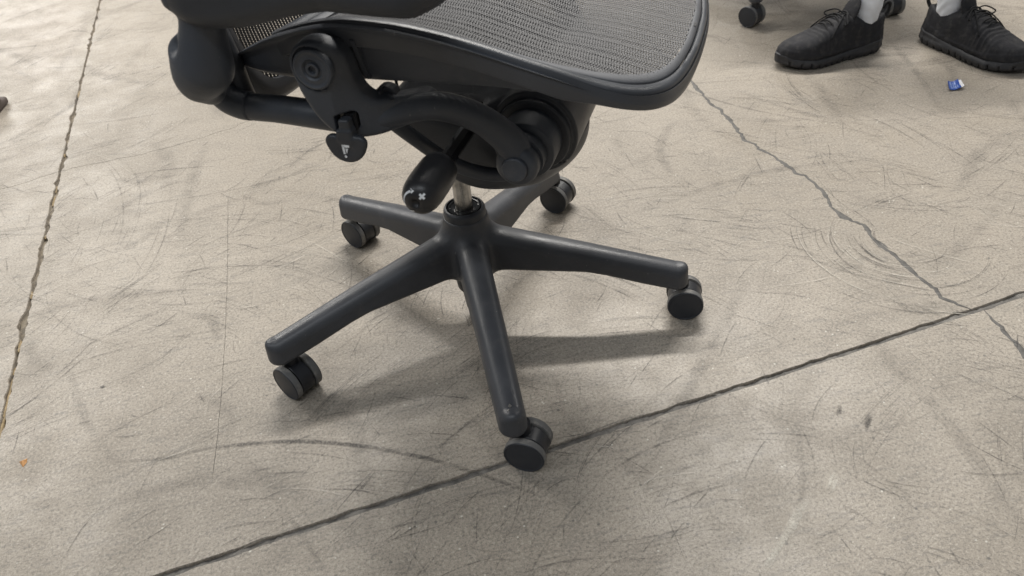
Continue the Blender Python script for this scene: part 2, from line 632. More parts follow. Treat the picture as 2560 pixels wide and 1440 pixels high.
crk = [(0.60, 1.0), (0.607, 0.80), (0.614, 0.651), (0.612, 0.554), (0.622, 0.460), (0.613, 0.399), (0.625, 0.333), (0.648, 0.229), (0.659, 0.210), (0.662, 0.151), (0.650, 0.086),
       (0.669, 0.029), (0.669, -0.007), (0.675, -0.066), (0.681, -0.141), (0.690, -0.180), (0.7035, -0.2000)]
sealed_crack('crack_sealant', crk, 0.0040, M['crack'], 0.0042)
sealed_crack('crack_sealant', [(0.719, -0.2065), (0.716, -0.246), (0.715, -0.280), (0.708, -0.31), (0.70, -0.36), (0.71, -0.45)], 0.0040, M['crack'], 0.003)
sealed_crack('hairline_crack', [(-1.2, 0.66), (-0.93, 0.678), (-0.80, 0.722), (-0.62, 0.745), (-0.45, 0.80), (-0.36, 0.86), (-0.2, 0.93)], 0.0007, M['hairline'], 0.003, 0.0003)
sealed_crack('hairline_crack', [(-0.427, 0.493), (-0.405, 0.207), (-0.393, 0.0), (-0.388, -0.146), (-0.388, -0.229)], 0.00045, M['hairline'], 0.0004, 0.0003)


# scuffs and scratches: thin rubbed-on marks lying on the slabs
def mark_material():
    s = NT('scuff_rubber')
    a = s.node('ShaderNodeVertexColor'); a.layer_name = 'mk'
    sp = s.node('ShaderNodeSeparateColor'); s.link(a.outputs[0], sp.inputs[0])
    co = s.coord()
    n = s.ramp(s.noise(co, 300, 3, 0.7), 0.30, 0.62, 0.25, 1)
    n2 = s.ramp(s.noise(co, 30, 3), 0.3, 0.62, 0.25, 1)
    v = s.math('SUBTRACT', s.math('MULTIPLY', sp.outputs['Green'], 2), 1)
    prof = s.math('SUBTRACT', 1, s.math('MULTIPLY', v, v), True)
    al = s.math('MULTIPLY', s.math('MULTIPLY', s.math('MULTIPLY', sp.outputs['Red'], 1.45), prof), s.math('MULTIPLY', n, n2), True)
    s.link(al, s.b.inputs['Alpha'])
    s.link(s.mix(sp.outputs['Blue'], (0.075, 0.070, 0.066), (0.70, 0.66, 0.58)), s.b.inputs['Base Color'])
    s.b.inputs['Roughness'].default_value = 0.6
    return s.m


M['scuff'] = mark_material()
MV, MF, MA = [], [], []


def stroke(pts, width, alpha, light=0.0):
    Q, Nn, n = ribbon_pts(pts, width, 0, step=0.012)
    z = 0.0004 + 0.0009 * random.random()
    base = len(MV)
    tp = np.sin(np.linspace(0.12, math.pi - 0.12, n)) ** 0.7
    w = width * (0.6 + 0.4 * tp)
    for k in range(3):
        for i in range(n):
            MV.append((*(Q[i] + Nn[i] * w[i] * (k - 1)), z)); MA.append((alpha * tp[i], k * 0.5, light, 1))
    for k in range(2):
        for i in range(n - 1):
            MF.append((base + k * n + i, base + k * n + i + 1, base + (k + 1) * n + i + 1, base + (k + 1) * n + i))


def arc(c, r, a0, a1, width, alpha, light=0.0, sq=1.0):
    n = max(3, int(abs(a1 - a0) * r / 0.03) + 2)
    a = np.linspace(a0, a1, n)
    stroke([(c[0] + r * math.cos(x), c[1] + sq * r * math.sin(x)) for x in a], width, alpha, light)


U = random.uniform
# the long rubbed arcs seen in front of the chair
stroke([(-0.52, -0.165), (-0.450, -0.176), (-0.409, -0.173), (-0.356, -0.178), (-0.281, -0.192), (-0.207, -0.218), (-0.145, -0.248), (-0.096, -0.276), (-0.059, -0.302), (0.017, -0.359)], 0.0042, 0.5)
# fans of fine arcs left by turning tyres
for _ in range(70):
    r = U(0.03, 0.20); a0 = U(2.2, 4.6)
    arc((0.71 + U(-.01, .01), -0.02 + U(-.01, .01)), r, a0, a0 + U(0.4, 1.6), U(0.0006, 0.0016), U(0.25, 0.6), 1.0 if random.random() < .3 else 0.0)
for cx, cy, r0, r1, a0, a1, k in ((-0.28, -0.42, 0.16, 0.34, 0.9, 2.2, 60), (-0.55, -0.1, 0.2, 0.6, 0.2, 1.3, 70), (-0.40, 0.55, 0.15, 0.5, 3.4, 5.4, 60), (0.35, -0.05, 0.10, 0.35, 0.3, 1.6, 45), (-1.1, 0.4, 0.3, 0.6, -1.2, 0.9, 70),
                                  (0.5, 0.35, 0.1, 0.4, 3.0, 5.0, 60), (1.0, 0.2, 0.1, 0.45, 2.0, 4.2, 60), (0.2, -0.6, 0.1, 0.4, 0.5, 2.4, 50)):
    for _ in range(k):
        r = U(r0, r1); b = U(a0, a1)
        arc((cx + U(-.09, .09), cy + U(-.09, .09)), r, b, b + U(0.1, 0.5), U(0.0007, 0.0020), U(0.10, 0.38), 1.0 if random.random() < .2 else 0.0)
# families of short, roughly parallel scratches
n_s = 17000
sx, sy = RNG.uniform(-1.7, 1.8, n_s), RNG.uniform(-0.75, 2.3, n_s)
fld = .5 + .5 * np.sin(4.1 * sx + 2.2 * sy + 1) * np.sin(3.3 * sy - 2.9 * sx + .6)
keep = (RNG.uniform(size=n_s) < (.16 + .84 * fld)) & ~((sy > 0.9) & (RNG.uniform(size=n_s) < .55)); sx, sy = sx[keep], sy[keep]; n_s = len(sx)
th = np.where(sx + 0.3 * np.sin(5 * sy) < 0.15, np.radians(RNG.normal(30, 26, n_s)), np.radians(RNG.normal(-42, 34, n_s)))
th = np.where(RNG.uniform(size=n_s) < .78, th, RNG.uniform(0, 3.14, n_s))
pick = RNG.uniform(size=n_s)
ln = np.where(pick < .82, RNG.uniform(.008, .045, n_s), np.where(pick < .996, RNG.uniform(.045, .09, n_s), RNG.uniform(.09, .16, n_s)))
cv = RNG.uniform(-.16, .16, n_s) * ln
wd = RNG.uniform(.0004, .0012, n_s); al = RNG.uniform(.08, .55, n_s) * np.where(ln > .05, .5, 1); lt = (RNG.uniform(size=n_s) < .13).astype(float)
zz_ = RNG.uniform(.0004, .0013, n_s)
tt = np.linspace(-1, 1, 5)
dx, dy = np.cos(th), np.sin(th)
px = sx[:, None] + dx[:, None] * ln[:, None] * tt - dy[:, None] * cv[:, None] * (1 - tt ** 2)
py = sy[:, None] + dy[:, None] * ln[:, None] * tt + dx[:, None] * cv[:, None] * (1 - tt ** 2)
tp = np.sin(np.linspace(.12, math.pi - .12, 5)) ** .7
for i in range(n_s):
    b0 = len(MV); ww = wd[i]
    for k in (-1, 0, 1):
        for j in range(5):
            MV.append((px[i, j] - dy[i] * ww * k, py[i, j] + dx[i] * ww * k, zz_[i])); MA.append((al[i] * tp[j], (k + 1) * .5, lt[i], 1))
    for k in (0, 5):
        for j in range(4):
            MF.append((b0 + k + j, b0 + k + j + 1, b0 + k + j + 6, b0 + k + j + 5))
for _ in range(420):                                            # tight bundles: the same caster dragged again and again
    x, y = U(-1.5, 1.6), U(-0.7, 1.9)
    th = math.radians(random.gauss(30, 26) if x < 0.15 else random.gauss(-42, 34)); R0 = U(0.12, 0.7) * random.choice((-1, 1))
    d = np.array([math.cos(th), math.sin(th)]); q = np.array([-d[1], d[0]]); c0 = np.array([x, y]) + q * R0
    al = U(0.12, 0.42)
    for k in range(random.randint(4, 12)):
        r_ = R0 + U(-0.02, 0.02); span = U(0.03, 0.10); o0 = U(-0.05, 0.05)
        stroke([c0 - q * r_ * math.cos(t / R0) + d * r_ * math.sin(t / R0) for t in np.linspace(o0 - span, o0 + span, 6)], U(0.0004, 0.0012), al * U(.5, 1.2), 0.0)
for _ in range(70):                                             # large faint wheel arcs
    x, y = U(-1.5, 1.5), U(-0.6, 1.6); r_ = U(0.25, 0.9); a_ = U(0, 6.28)
    arc((x, y), r_, a_, a_ + U(0.3, 1.1), U(0.0015, 0.0045), U(0.10, 0.24), 0.0)
for _ in range(260):                                             # broad faint smears
    x, y = U(-1.5, 1.6), U(-0.7, 2.0); th = U(0, 3.14); ln = U(0.05, 0.22)
    d = np.array([math.cos(th), math.sin(th)]); p = np.array([x, y]); q = np.array([-d[1], d[0]])
    stroke([p - d * ln, p + q * U(-.03, .03), p + d * ln], U(0.004, 0.020), U(0.05, 0.16), 0.0)
for (x, y, th, ln, w, a, l) in ((0.424, -0.330, 0.9, 0.016, 0.007, 0.22, 0), (0.449, -0.354, 0.8, 0.016, 0.007, 0.28, 0), (0.295, -0.465, 0.75, 0.035, 0.008, 0.7, 1), (0.257, -0.493, 0.7, 0.035, 0.008, 0.7, 1), (0.358, -0.430, 0.8, 0.02, 0.006, 0.6, 1),
                                (-0.496, 0.741, 1.0, 0.012, 0.0016, 1.0, 0), (-0.129, 0.577, 1.35, 0.016, 0.0012, 1.0, 0), (-0.568, -0.009, 0.1, 0.006, 0.003, 1.0, 0)):
    d = np.array([math.cos(th), math.sin(th)]); p = np.array([x, y])
    for k in range(4 if w > 0.004 else 1):
        e = np.array([U(-.004, .004), U(-.004, .004)]) if w > 0.004 else np.zeros(2)
        stroke([p + e - d * ln * U(.6, 1), p + e, p + e + d * ln * U(.6, 1)], w * (0.5 if w > .004 else 1), a, l)
scuffs = mesh_obj('scuff_marks', MV, MF, M['scuff'], floor, smooth=False, attr=MA)
scuffs['kind'] = 'stuff'

# ------------------------------------------------------------------ the chair
chair = tag(empty('office_chair'), 'black mesh-seat swivel office chair on five casters, in the foreground', 'office chair')

# --- five-star base: hub and legs share one smooth moulded surface
LEGS = {'B': -90, 'C': -18, 'D': 54, 'E': 126, 'A': 198}
RT = [(0, .170), (.04, .1615), (.175, .131), (.30, .1005)]
RB = [(0, .099), (.06, .099), (.17, .0950), (.20, .0890), (.25, .0745), (.30, .0620)]
RW = [(0, .0225), (.08, .0215), (.3, .0176)]
ip = lambda r, T: np.interp(r, [a for a, _ in T], [b for _, b in T])


def sd_leg(p, ang):
    a = math.radians(ang)
    r = p[:, 0] * math.cos(a) + p[:, 1] * math.sin(a)
    t = -p[:, 0] * math.sin(a) + p[:, 1] * math.cos(a)
    z = p[:, 2]
    w = ip(r, RW)
    zt, zb = ip(r, RT), ip(r, RB)
    f = np.clip((z - zb) / (zt - zb), 0, 1)
    pl = np.sqrt(np.maximum(r - .30, 0) ** 2 + t * t) - w * (1.05 - 0.12 * f)
    pl = np.maximum(pl, -r)
    crown = 0.0075 * np.clip(np.abs(t) / w, 0, 1.2) ** 2
    return extr(pl, np.maximum(z - zt + crown, zb - z), 0.0080)


def sd_base(p):
    rr = np.hypot(p[:, 0], p[:, 1])
    d = extr(rr - np.interp(p[:, 2], [.09, .14, .19], [.038, .0345, .0318]), np.maximum(p[:, 2] - .1865, .096 - p[:, 2]), .003)
    leg = None
    for a in LEGS.values():
        l = sd_leg(p, a)
        leg = l if leg is None else smin(leg, l, 0.010)
    return smin(d, leg, 0.020)


BV, BQ, BN = iso(sd_base, (-.325, -.325, .058), (.325, .325, .192), 0.0034)
cen = BV[BQ].mean(1)
rad = np.hypot(cen[:, 0], cen[:, 1]); an = np.degrees(np.arctan2(cen[:, 1], cen[:, 0]))
angs = np.array(list(LEGS.values()))
which = np.abs((an[:, None] - angs[None] + 180) % 360 - 180).argmin(1)


def sub(V, Q, N, mask):
    q = Q[mask]; used = np.unique(q); mp = -np.ones(len(V), int); mp[used] = np.arange(len(used))
    return V[used], mp[q], N[used]


v, q, n = sub(BV, BQ, BN, rad < 0.062)
base_hub = mesh_obj('base_hub', v, q, M['base'], chair, n)
base_parts = [base_hub]
for k in range(5):
    v, q, n = sub(BV, BQ, BN, (rad >= 0.062) & (which == k))
    base_parts.append(mesh_obj('base_leg', v, q, M['base'], chair, n))


# rubbed-through spots at the tip of the leg nearest the camera
for (r0, t0, sc) in ((.298, -.001, .0026), (.3030, -.0040, .0013)):
    pts = [(r0 + sc * (1 + .35 * math.sin(5 * k)) * math.cos(k * .785), t0 + .75 * sc * (1 + .3 * math.cos(3 * k)) * math.sin(k * .785)) for k in range(8)]
    zl = lambda r, t: ip(r, RT) - .0075 * (t / .0176) ** 2 + .0003
    mesh_obj('worn_spot', [(t, -r, zl(r, t)) for r, t in pts], [tuple(range(8))], M['steel'], base_parts[1], smooth=False)

# --- casters
def make_caster(parent):
    """local frame: stem on the origin at floor level, wheels trail along +x, axle along y"""
    tr = 0.0060; R = 0.0265
    prof = [(0, -.0106), (.021, -.0106), (.0243, -.0104), (.0249, -.0096), (.0249, .0096), (.0243, .0104), (.021, .0106), (0, .0106)]
    V, Fs = lathe(prof, 40, 'y', (tr, 0, R))
    st, sf = lathe([(0, .030), (.0105, .030), (.0105, .066), (0, .066)], 20)
    Fs = Fs + [tuple(i + len(V) for i in f) for f in sf]
    hood = sharpen(mesh_obj('caster', np.vstack([V, st]), Fs, M['hood'], parent))
    for s_ in (-1, 1):
        pr = [(0, .0124), (.0215, .0124), (.0256, .0125), (R, .0131), (R, .0204), (.0263, .0216), (.0254, .0227), (.0242, .0229), (.0234, .0222), (.0180, .0231), (.0100, .0237), (0, .0239)]
        V, Fs = lathe(pr, 44, 'y', (tr, 0, R))
        if s_ < 0:
            V = V * np.array([1, -1, 1]); Fs = [f[::-1] for f in Fs]
        w = mesh_obj('wheel', V, Fs, [M['tyre'], M['cap']], hood)
        np_ = len(pr)
        for i, p in enumerate(w.data.polygons):
            if (i % (np_ - 1)) >= 5: p.material_index = 1
        sharpen(w, 40)
    return hood


proto = make_caster(chair)
SW = {'A': -50.0, 'B': -28.0, 'C': -18.0, 'D': -40.0, 'E': -50.0}
SHIFT = {'A': (.006, .003), 'B': (.0117, .002), 'C': (.016, .009), 'D': (.013, .014), 'E': (.0037, .015)}


def place_caster(src, parent, x, y, deg, first=False):
    mt = Matrix.Translation((x, y, 0)) @ Matrix.Rotation(math.radians(deg), 4, 'Z')
    if first:
        src.matrix_local = mt; return src
    c = copy_obj(src, parent, mt)
    for ch in src.children:
        copy_obj(ch, c, ch.matrix_local.copy())
    return c


for i, (k, a) in enumerate(LEGS.items()):
    a = math.radians(a)
    place_caster(proto, chair, .298 * math.cos(a) + SHIFT[k][0], .298 * math.sin(a) + SHIFT[k][1], SW[k], i == 0)

# --- column
V, Fs = lathe([(0, .176), (.0302, .176), (.0302, .190), (.0296, .1955), (.0280, .1985), (.0255, .1992), (.0250, .1955), (.0180, .1945), (0, .1945)], 56)
collar = sharpen(mesh_obj('column_collar', V, Fs, M['dark'], chair), 50)
V, Fs = lathe([(0, .190), (.0238, .190), (.0238, .1970), (.0226, .1985), (.0205, .1988), (.0196, .1972), (.0170, .1976), (.0150, .1968), (0, .1968)], 56)
sharpen(mesh_obj('retaining_ring', V, Fs, M['gloss'], collar), 40)
V, Fs = lathe([(0, .12), (.0126, .12), (.0126, .275), (0, .275)], 48)
sharpen(mesh_obj('gas_cylinder', V, Fs, M['steel'], chair))
V, Fs = lathe([(0, .012), (.0130, .012), (.0160, .017), (.0190, .050), (.0215, .053), (.0250, .059), (.0262, .070), (.0262, .105), (0, .105)], 32)
sharpen(mesh_obj('column_plug', V, Fs, M['dark'], chair))

# --- tilt housing
AX, AZ = 0.138, 0.372                                       # axis of the front pivots


def sd_housing(p):
    body = sd_box(p, (0.045, 0, 0.345), (0.105, 0.086, 0.055), 0.030)
    bowl = sd_ellipsoid(p, (0.055, 0, 0.335), (0.125, 0.098, 0.082))
    bowl = smax(bowl, p[:, 2] - 0.375, 0.01)
    nose = sd_cyl(p, (AX - 0.020, 0, AZ - 0.010), 1, 0.051, 0.088, 0.010)
    d = smin(body, bowl, 0.02)
    cut = (p[:, 0] + 0.020) * -0.738 + (p[:, 2] - 0.342) * -0.675
    d = smax(d, cut, 0.015)
    d = smin(d, nose, 0.02)
    for y0, hl, r in ((0, 0.099, 0.0435), (0, 0.091, 0.0505)):
        d = smin(d, sd_cyl(p, (AX, y0, AZ), 1, r, hl, 0.0025), 0.002)
    seam = np.abs(p[:, 2] - (0.318 + 0.25 * np.maximum(p[:, 0] - 0.09, 0)))
    d = np.maximum(d, -(np.maximum(seam - 0.0009, -d - 0.0022)))
    return d


chair_iso('tilt_housing', sd_housing, (-.07, -.10, .25), (.205, .10, .425), 0.0026, M['dark'], chair)


def side_lathe(name, prof, mat, x, z, parent, ang=40):
    """turned part on a lateral axis at both sides: profile (radius, distance from the middle plane)"""
    out = []
    for s_ in (-1, 1):
        V, Fs = lathe(prof, 56, '-y', (x, 0, z))
        if s_ > 0:
            V = V * np.array([1, -1, 1]); Fs = [f[::-1] for f in Fs]
        out.append(sharpen(mesh_obj(name, cw(V), Fs, mat, parent), ang))
    return out


side_lathe('pivot_drum', [(0, .09), (.0345, .09), (.0345, .1305), (.0335, .1328), (.0310, .1340), (.0262, .1342), (.0262, .150), (0, .150)], M['graphite'], AX, AZ, chair)


# --- swing arms
ARM = [(.139, -.150, .368), (.134, -.153, .388), (.124, -.160, .406), (.107, -.173, .429), (.086, -.186, .445), (.066, -.201, .455), (.044, -.216, .457), (.022, -.231, .456), (0, -.239, .455), (-.035, -.241, .458), (-.08, -.241, .461), (-.122, -.240, .462), (-.143, -.240, .474), (-.150, -.244, .498)]
for s_ in (1, -1):
    pth = catmull(ARM, 8)
    rr = np.interp(np.arange(len(pth)) / 8, [0, 1, 2, 3, 5, 7, 9, 11, 13], [.0190, .0180, .0165, .0150, .0143, .0145, .0142, .0134, .0134])
    V, Fs = tube(pth, rr, 32)
    V[:, 1] *= s_
    Fs = Fs if s_ > 0 else [f[::-1] for f in Fs]
    arm_o = sharpen(mesh_obj('swing_arm', cw(V), Fs, M['graphite'], chair), 50)
    pr = [(0, .136), (.0225, .136), (.0236, .1375), (.0238, .1600), (.0228, .1640), (.0200, .1668), (.0160, .1682), (.0147, .1684), (.0143, .1676), (.0140, .1690), (.0139, .1720), (.0128, .1732), (0, .1736)]
    V, Fs = lathe(pr, 48, '-y', (AX, 0, AZ - .001))
    if s_ < 0:
        V = V * np.array([1, -1, 1]); Fs = [f[::-1] for f in Fs]
    sharpen(mesh_obj('pivot_end', cw(V), Fs, M['graphite'], arm_o), 38)
# collar where the arm meets the armrest post
for s_ in (-1, 1):
    V, Fs = tube(catmull([(-.112, -.240 , .4615), (-.124, -.240, .4625), (-.137, -.240, .468), (-.146, -.241, .480)], 4), 0.0146, 24)
    V[:, 1] *= -s_
    Fs = Fs if s_ < 0 else [f[::-1] for f in Fs]
    if s_ < 0: V[:, 1] = V[:, 1]
    mesh_obj('arm_clamp', cw(V), Fs, M['graphite'], chair)


def sd_link(p):
    q = p.copy(); q[:, 1] = 0
    c = catmull([(-.0110, 0, .5190), (-.0075, 0, .498), (.002, 0, .476), (.018, 0, .462), (.040, 0, .458), (.060, 0, .457)], 6)
    r = np.interp(np.arange(len(c)) / 6, [0, 1, 2, 3, 4, 5], [.0255, .0240, .0220, .0195, .0165, .0140])
    d2 = sd_chain(q, c, r)
    ymid = np.interp(p[:, 0], [-.02, .0, .030, .060], [-.258, -.256, -.230, -.198])
    d = extr(d2, np.abs(p[:, 1] - ymid) - .0125, .0065)
    d = np.maximum(d, -sd_cyl(p, (-.0110, -.271, .5190), 1, .0205, .0030, .001))
    d = np.maximum(d, -sd_box(p, (.0062, -.266, .4640), (.0090, .016, .0090), .0025))
    return d


chair_iso('seat_link', sd_link, (-.05, -.276, .43), (.08, -.19, .55), 0.0022, M['graphite'], chair, mirror=True)
for s_ in (-1, 1):
    pr = [(0, .264), (.0205, .264), (.0212, .2700), (.0204, .2722), (.0185, .2728), (.0165, .2716), (.0150, .2714), (.0112, .2724), (.0100, .2712), (.0088, .2700), (.0072, .2700), (.0068, .2722), (.0058, .2726), (.0042, .2722), (.0036, .2690), (0, .2690)]
    V, Fs = lathe([(a * .92, b) for a, b in pr], 56, '-y', (-.0110, 0, .5190))
    if s_ > 0:
        V = V * np.array([1, -1, 1]); Fs = [f[::-1] for f in Fs]
    sharpen(mesh_obj('pivot_bolt', cw(V), Fs, M['graphite'], chair), 30)
# lower brace tubes
for s_ in (1, -1):
    V, Fs = tube(catmull([(.012, -.205, .448), (.022, -.198, .431), (.034, -.180, .404), (.046, -.160, .376), (.060, -.145, .355), (.077, -.130, .339), (.100, -.120, .331), (.125, -.115, .335)], 6), 0.0082, 20)
    V[:, 1] *= s_
    Fs = Fs if s_ > 0 else [f[::-1] for f in Fs]
    mesh_obj('brace', cw(V), Fs, M['graphite'], chair)
# cable and clip
V, Fs = tube(catmull([(.022, -.17, .50), (.0205, -.172, .485), (.020, -.175, .470), (.023, -.176, .452), (.030, -.170, .43), (.04, -.12, .40)], 6), 0.0017, 8)
mesh_obj('cable', cw(V), Fs, M['cable'], chair)
chair_iso('cable_clip', lambda p: np.maximum(sd_cyl(p, (.030, -.219, .470), 1, .0125, .012, .004), -sd_box(p, (.036, -.231, .478), (.006, .01, .004), .001)), (.015, -.235, .455), (.046, -.203, .486), 0.0018, M['dark'], chair)

# --- tension crank: shaft, knob and its printed marks
V, Fs = lathe([(0, .07), (.0086, .07), (.0086, .225), (0, .225)], 8, '-y', (.0725, 0, .390))
tension = sharpen(mesh_obj('crank_shaft', cw(V), Fs, M['gloss'], chair), 30)
KP = [(0, .2065), (.0115, .2065), (.0162, .2082), (.0190, .2125), (.0203, .2200), (.0207, .236), (.0206, .254), (.0197, .2640), (.0175, .2715), (.0135, .2765), (.0085, .2788), (.0045, .2795), (.0040, .2770), (0, .2765)]
KX, KZ = .0715, .391
V, Fs = lathe(KP, 48, '-y', (KX, 0, KZ))
knob = mesh_obj('crank_knob', cw(V), Fs, M['rubber'], chair)


def on_knob(dx, dz, lift=0.0004):
    r = math.hypot(dx, dz)
    prof = KP[5:12]
    y = np.interp(r, [a for a, _ in prof][::-1], [b for _, b in prof][::-1])
    return (KX + dx, -(y + lift), KZ + dz)


def knob_mark(name, outline_quads):
    V, Fs = [], []
    for qd in outline_quads:
        b = len(V)
        nu = 5
        for iu in range(nu):
            for iv in range(2):
                tu = iu / (nu - 1)
                a = np.array(qd[0]) * (1 - tu) + np.array(qd[1]) * tu
                c = np.array(qd[3]) * (1 - tu) + np.array(qd[2]) * tu
                pt = a * (1 - iv) + c * iv
                V.append(on_knob(*pt))
        for iu in range(nu - 1):
            Fs.append((b + iu * 2, b + iu * 2 + 1, b + iu * 2 + 3, b + iu * 2 + 2))
    return mesh_obj(name, cw(V), Fs, M['white_print'], knob, smooth=False)


def bar(c, ang, ln, w):
    d = np.array([math.cos(ang), math.sin(ang)]); n_ = np.array([-d[1], d[0]]); c = np.array(c)
    return [c - d * ln - n_ * w, c + d * ln - n_ * w, c + d * ln + n_ * w, c - d * ln + n_ * w]


PC = (.0075, .0078)
knob_mark('plus_mark', [bar(PC, .75, .0034, .0011), bar(PC, .75 + math.pi / 2, .0034, .0011)])
aq = []
for k in range(8):
    a0, a1 = math.radians(205 - k * 12), math.radians(205 - (k + 1) * 12)
    w0, w1 = .0003 + .00010 * k, .0003 + .00010 * (k + 1)
    R_ = .0128
    aq.append([((R_ - w0) * math.cos(a0), (R_ - w0) * math.sin(a0)), ((R_ - w1) * math.cos(a1), (R_ - w1) * math.sin(a1)), ((R_ + w1) * math.cos(a1), (R_ + w1) * math.sin(a1)), ((R_ + w0) * math.cos(a0), (R_ + w0) * math.sin(a0))])
a1 = math.radians(205 - 96)
aq.append([((R_ - .0024) * math.cos(a1), (R_ - .0024) * math.sin(a1)), (R_ * math.cos(a1 - .32), R_ * math.sin(a1 - .32)), (R_ * math.cos(a1 - .32), R_ * math.sin(a1 - .32)), ((R_ + .0024) * math.cos(a1), (R_ + .0024) * math.sin(a1))])
knob_mark('arrow_mark', aq)
knob_mark('minus_mark', [bar((-.0060, -.0105), 0.1, .0024, .0009)])

# --- paddle lever under the seat link, with its printed figure
PX_, PZ_ = 0.0045, 0.4450


def sd_paddle(p):
    q = np.stack([p[:, 0] - PX_, np.zeros(len(p)), p[:, 2] - PZ_], 1)
    x, z = q[:, 0] - 0.05 * q[:, 2], q[:, 2]
    disc = np.hypot(x, z) - .0205
    disc = smax(disc, z - .0045, .004)
    lob = np.minimum(np.hypot(x - .0135, z - .0015) - .0072, np.hypot(x + .0135, z - .0015) - .0072)
    d2 = smin(disc, lob, .004)
    d = extr(d2, np.abs(p[:, 1] + .268) - .0038, .003)
    d = np.maximum(d, -sd_ellipsoid(p, (PX_, -.2745, PZ_ - .006), (.0150, .0035, .0100)))
    st = sd_box(p, (PX_ + .0022, -.265, PZ_ + .012), (.0055, .006, .013), .0025)
    st2 = sd_box(p, (PX_ + .0010, -.266, PZ_ + .009), (.0085, .0065, .006), .003)
    return smin(d, smin(st, st2, .003), .004)


Vs = np.array([(x_, y_, z_) for x_ in (-.0022, .0146) for y_ in (-.2615, -.2500) for z_ in (.4555, .4722)])
mesh_obj('slot_shade_block', cw(Vs), [(0, 1, 3, 2), (4, 6, 7, 5), (0, 4, 5, 1), (2, 3, 7, 6), (0, 2, 6, 4), (1, 5, 7, 3)], M['gloss'], chair, smooth=False)  # black block standing in for the shade inside the lever's slot
paddle = chair_iso('recline_paddle', sd_paddle, (PX_ - .024, -.276, PZ_ - .024), (PX_ + .026, -.256, PZ_ + .038), 0.0012, M['dark'], chair)


def glyph(polys):
    V, Fs = [], []
    for pl in polys:
        b = len(V)
        for (u_, v_) in pl:
            V.append((PX_ + u_, -.27235, PZ_ + v_))
        Fs.append(tuple(range(b, b + len(pl))))
    mesh_obj('seated_figure_mark', cw(V), Fs, M['white_print'], paddle, smooth=False)


gz = lambda x, y: ((x - 1706) * .000150, (1308 - y) * .000185 - .0030)
G = lambda L: [gz(a, b) for a, b in L][::-1]
glyph([G([(1703, 1243), (1737, 1246), (1736, 1262), (1712, 1260)]), G([(1720, 1260), (1737, 1262), (1735, 1306), (1720, 1306)]), G([(1720, 1292), (1720, 1307), (1684, 1306), (1684, 1292)]), G([(1682, 1296), (1699, 1300), (1699, 1346), (1684, 1346)]),
       G([(1704, 1312), (1724, 1312), (1708, 1344)]), G([(1696, 1284), (1713, 1266), (1713, 1284)]),
       G([(1696 + 9 * math.cos(t * .7), 1360 + 8 * math.sin(t * .7)) for t in range(9)])])

# --- seat frame
OUT = np.array([(-.100, 0, .508), (-.101, -.08, .508), (-.102, -.145, .512), (-.098, -.190, .518), (-.082, -.216, .526), (-.055, -.231, .538), (-.027, -.236, .546), (.005, -.240, .5515), (.036, -.241, .551), (.067, -.241, .548), (.103, -.240, .541),
                (.137, -.236, .531), (.172, -.231, .518), (.206, -.224, .504), (.233, -.2135, .489), (.257, -.199, .476), (.276, -.181, .467), (.2895, -.162, .462), (.299, -.137, .458), (.306, -.100, .4555), (.3100, -.05, .455), (.3110, 0, .4555)])
INN = np.array([(-.074, 0, .507), (-.075, -.08, .507), (-.075, -.135, .511), (-.072, -.170, .517), (-.060, -.190, .525), (-.038, -.203, .534), (-.013, -.208, .540), (.012, -.210, .5425), (.040, -.211, .541), (.067, -.211, .538), (.098, -.210, .532),
                (.130, -.206, .522), (.163, -.201, .511), (.196, -.195, .501), (.225, -.184, .4915), (.248, -.169, .483), (.264, -.154, .477), (.276, -.137, .473), (.286, -.112, .470), (.2925, -.080, .4685), (.2960, -.042, .468), (.2970, 0, .4685)])
BOT = OUT - np.array([0, 0, .022]); BOT[-7:, 2] = OUT[-7:, 2] - .0125
BOT[-8, 2] = OUT[-8, 2] - .015
O_, I_, B_ = [catmull(a, 6) for a in (OUT, INN, BOT)]
mir = np.array([1, -1, 1])
full = lambda A: np.vstack([A, (A * mir)[::-1][1:-1]])
O_, I_, B_ = full(O_), full(I_), full(B_)
upv = np.array([0, 0, 1.0])
secs = []
outw = O_ - I_; outw /= np.linalg.norm(outw, axis=1, keepdims=True)
nrm = upv - outw * (outw @ upv)[:, None]; nrm /= np.linalg.norm(nrm, axis=1, keepdims=True)
hz = outw.copy(); hz[:, 2] = 0; hz /= np.linalg.norm(hz, axis=1, keepdims=True)


def lp(f, lift=0.0):
    return I_ + (O_ - I_) * f + nrm * lift


binder = [lp(-.02, -.004), lp(-.02, .0004), lp(.05, .0014), lp(.20, .0020), lp(.37, .0016), lp(.395, .0006), lp(.395, -.005)]
rimsec = [lp(.40, -.006), lp(.41, -.0042), lp(.445, -.0040), lp(.455, .0008), lp(.55, .0032), lp(.70, .0042), lp(.83, .0030), lp(.895, .0012), lp(.905, -.0022), lp(.935, -.0022), lp(.945, .0012), lp(.975, .0020), lp(1.0, .0006),
          O_ + hz * .0016 - upv * .005, O_ * .45 + B_ * .55 + hz * .0020, B_ + hz * .0002, B_ - hz * .004 - upv * .0022, B_ - hz * .012 + upv * .0012, lp(.45, -.012)]


def loft(name, rows, mat, parent, closed_sec=True, closed_loop=True, ang=60):
    n = len(rows[0]); k = len(rows)
    V = np.vstack(rows); Fs = []
    for j in range(k if closed_sec else k - 1):
        j2 = (j + 1) % k
        for i in range(n if closed_loop else n - 1):
            i2 = (i + 1) % n
            Fs.append((j * n + i, j2 * n + i, j2 * n + i2, j * n + i2))
    if not closed_loop:
        Fs.append(tuple(j * n for j in range(k))); Fs.append(tuple(j * n + n - 1 for j in range(k))[::-1])
    return sharpen(mesh_obj(name, cw(V), Fs, mat, parent), ang)


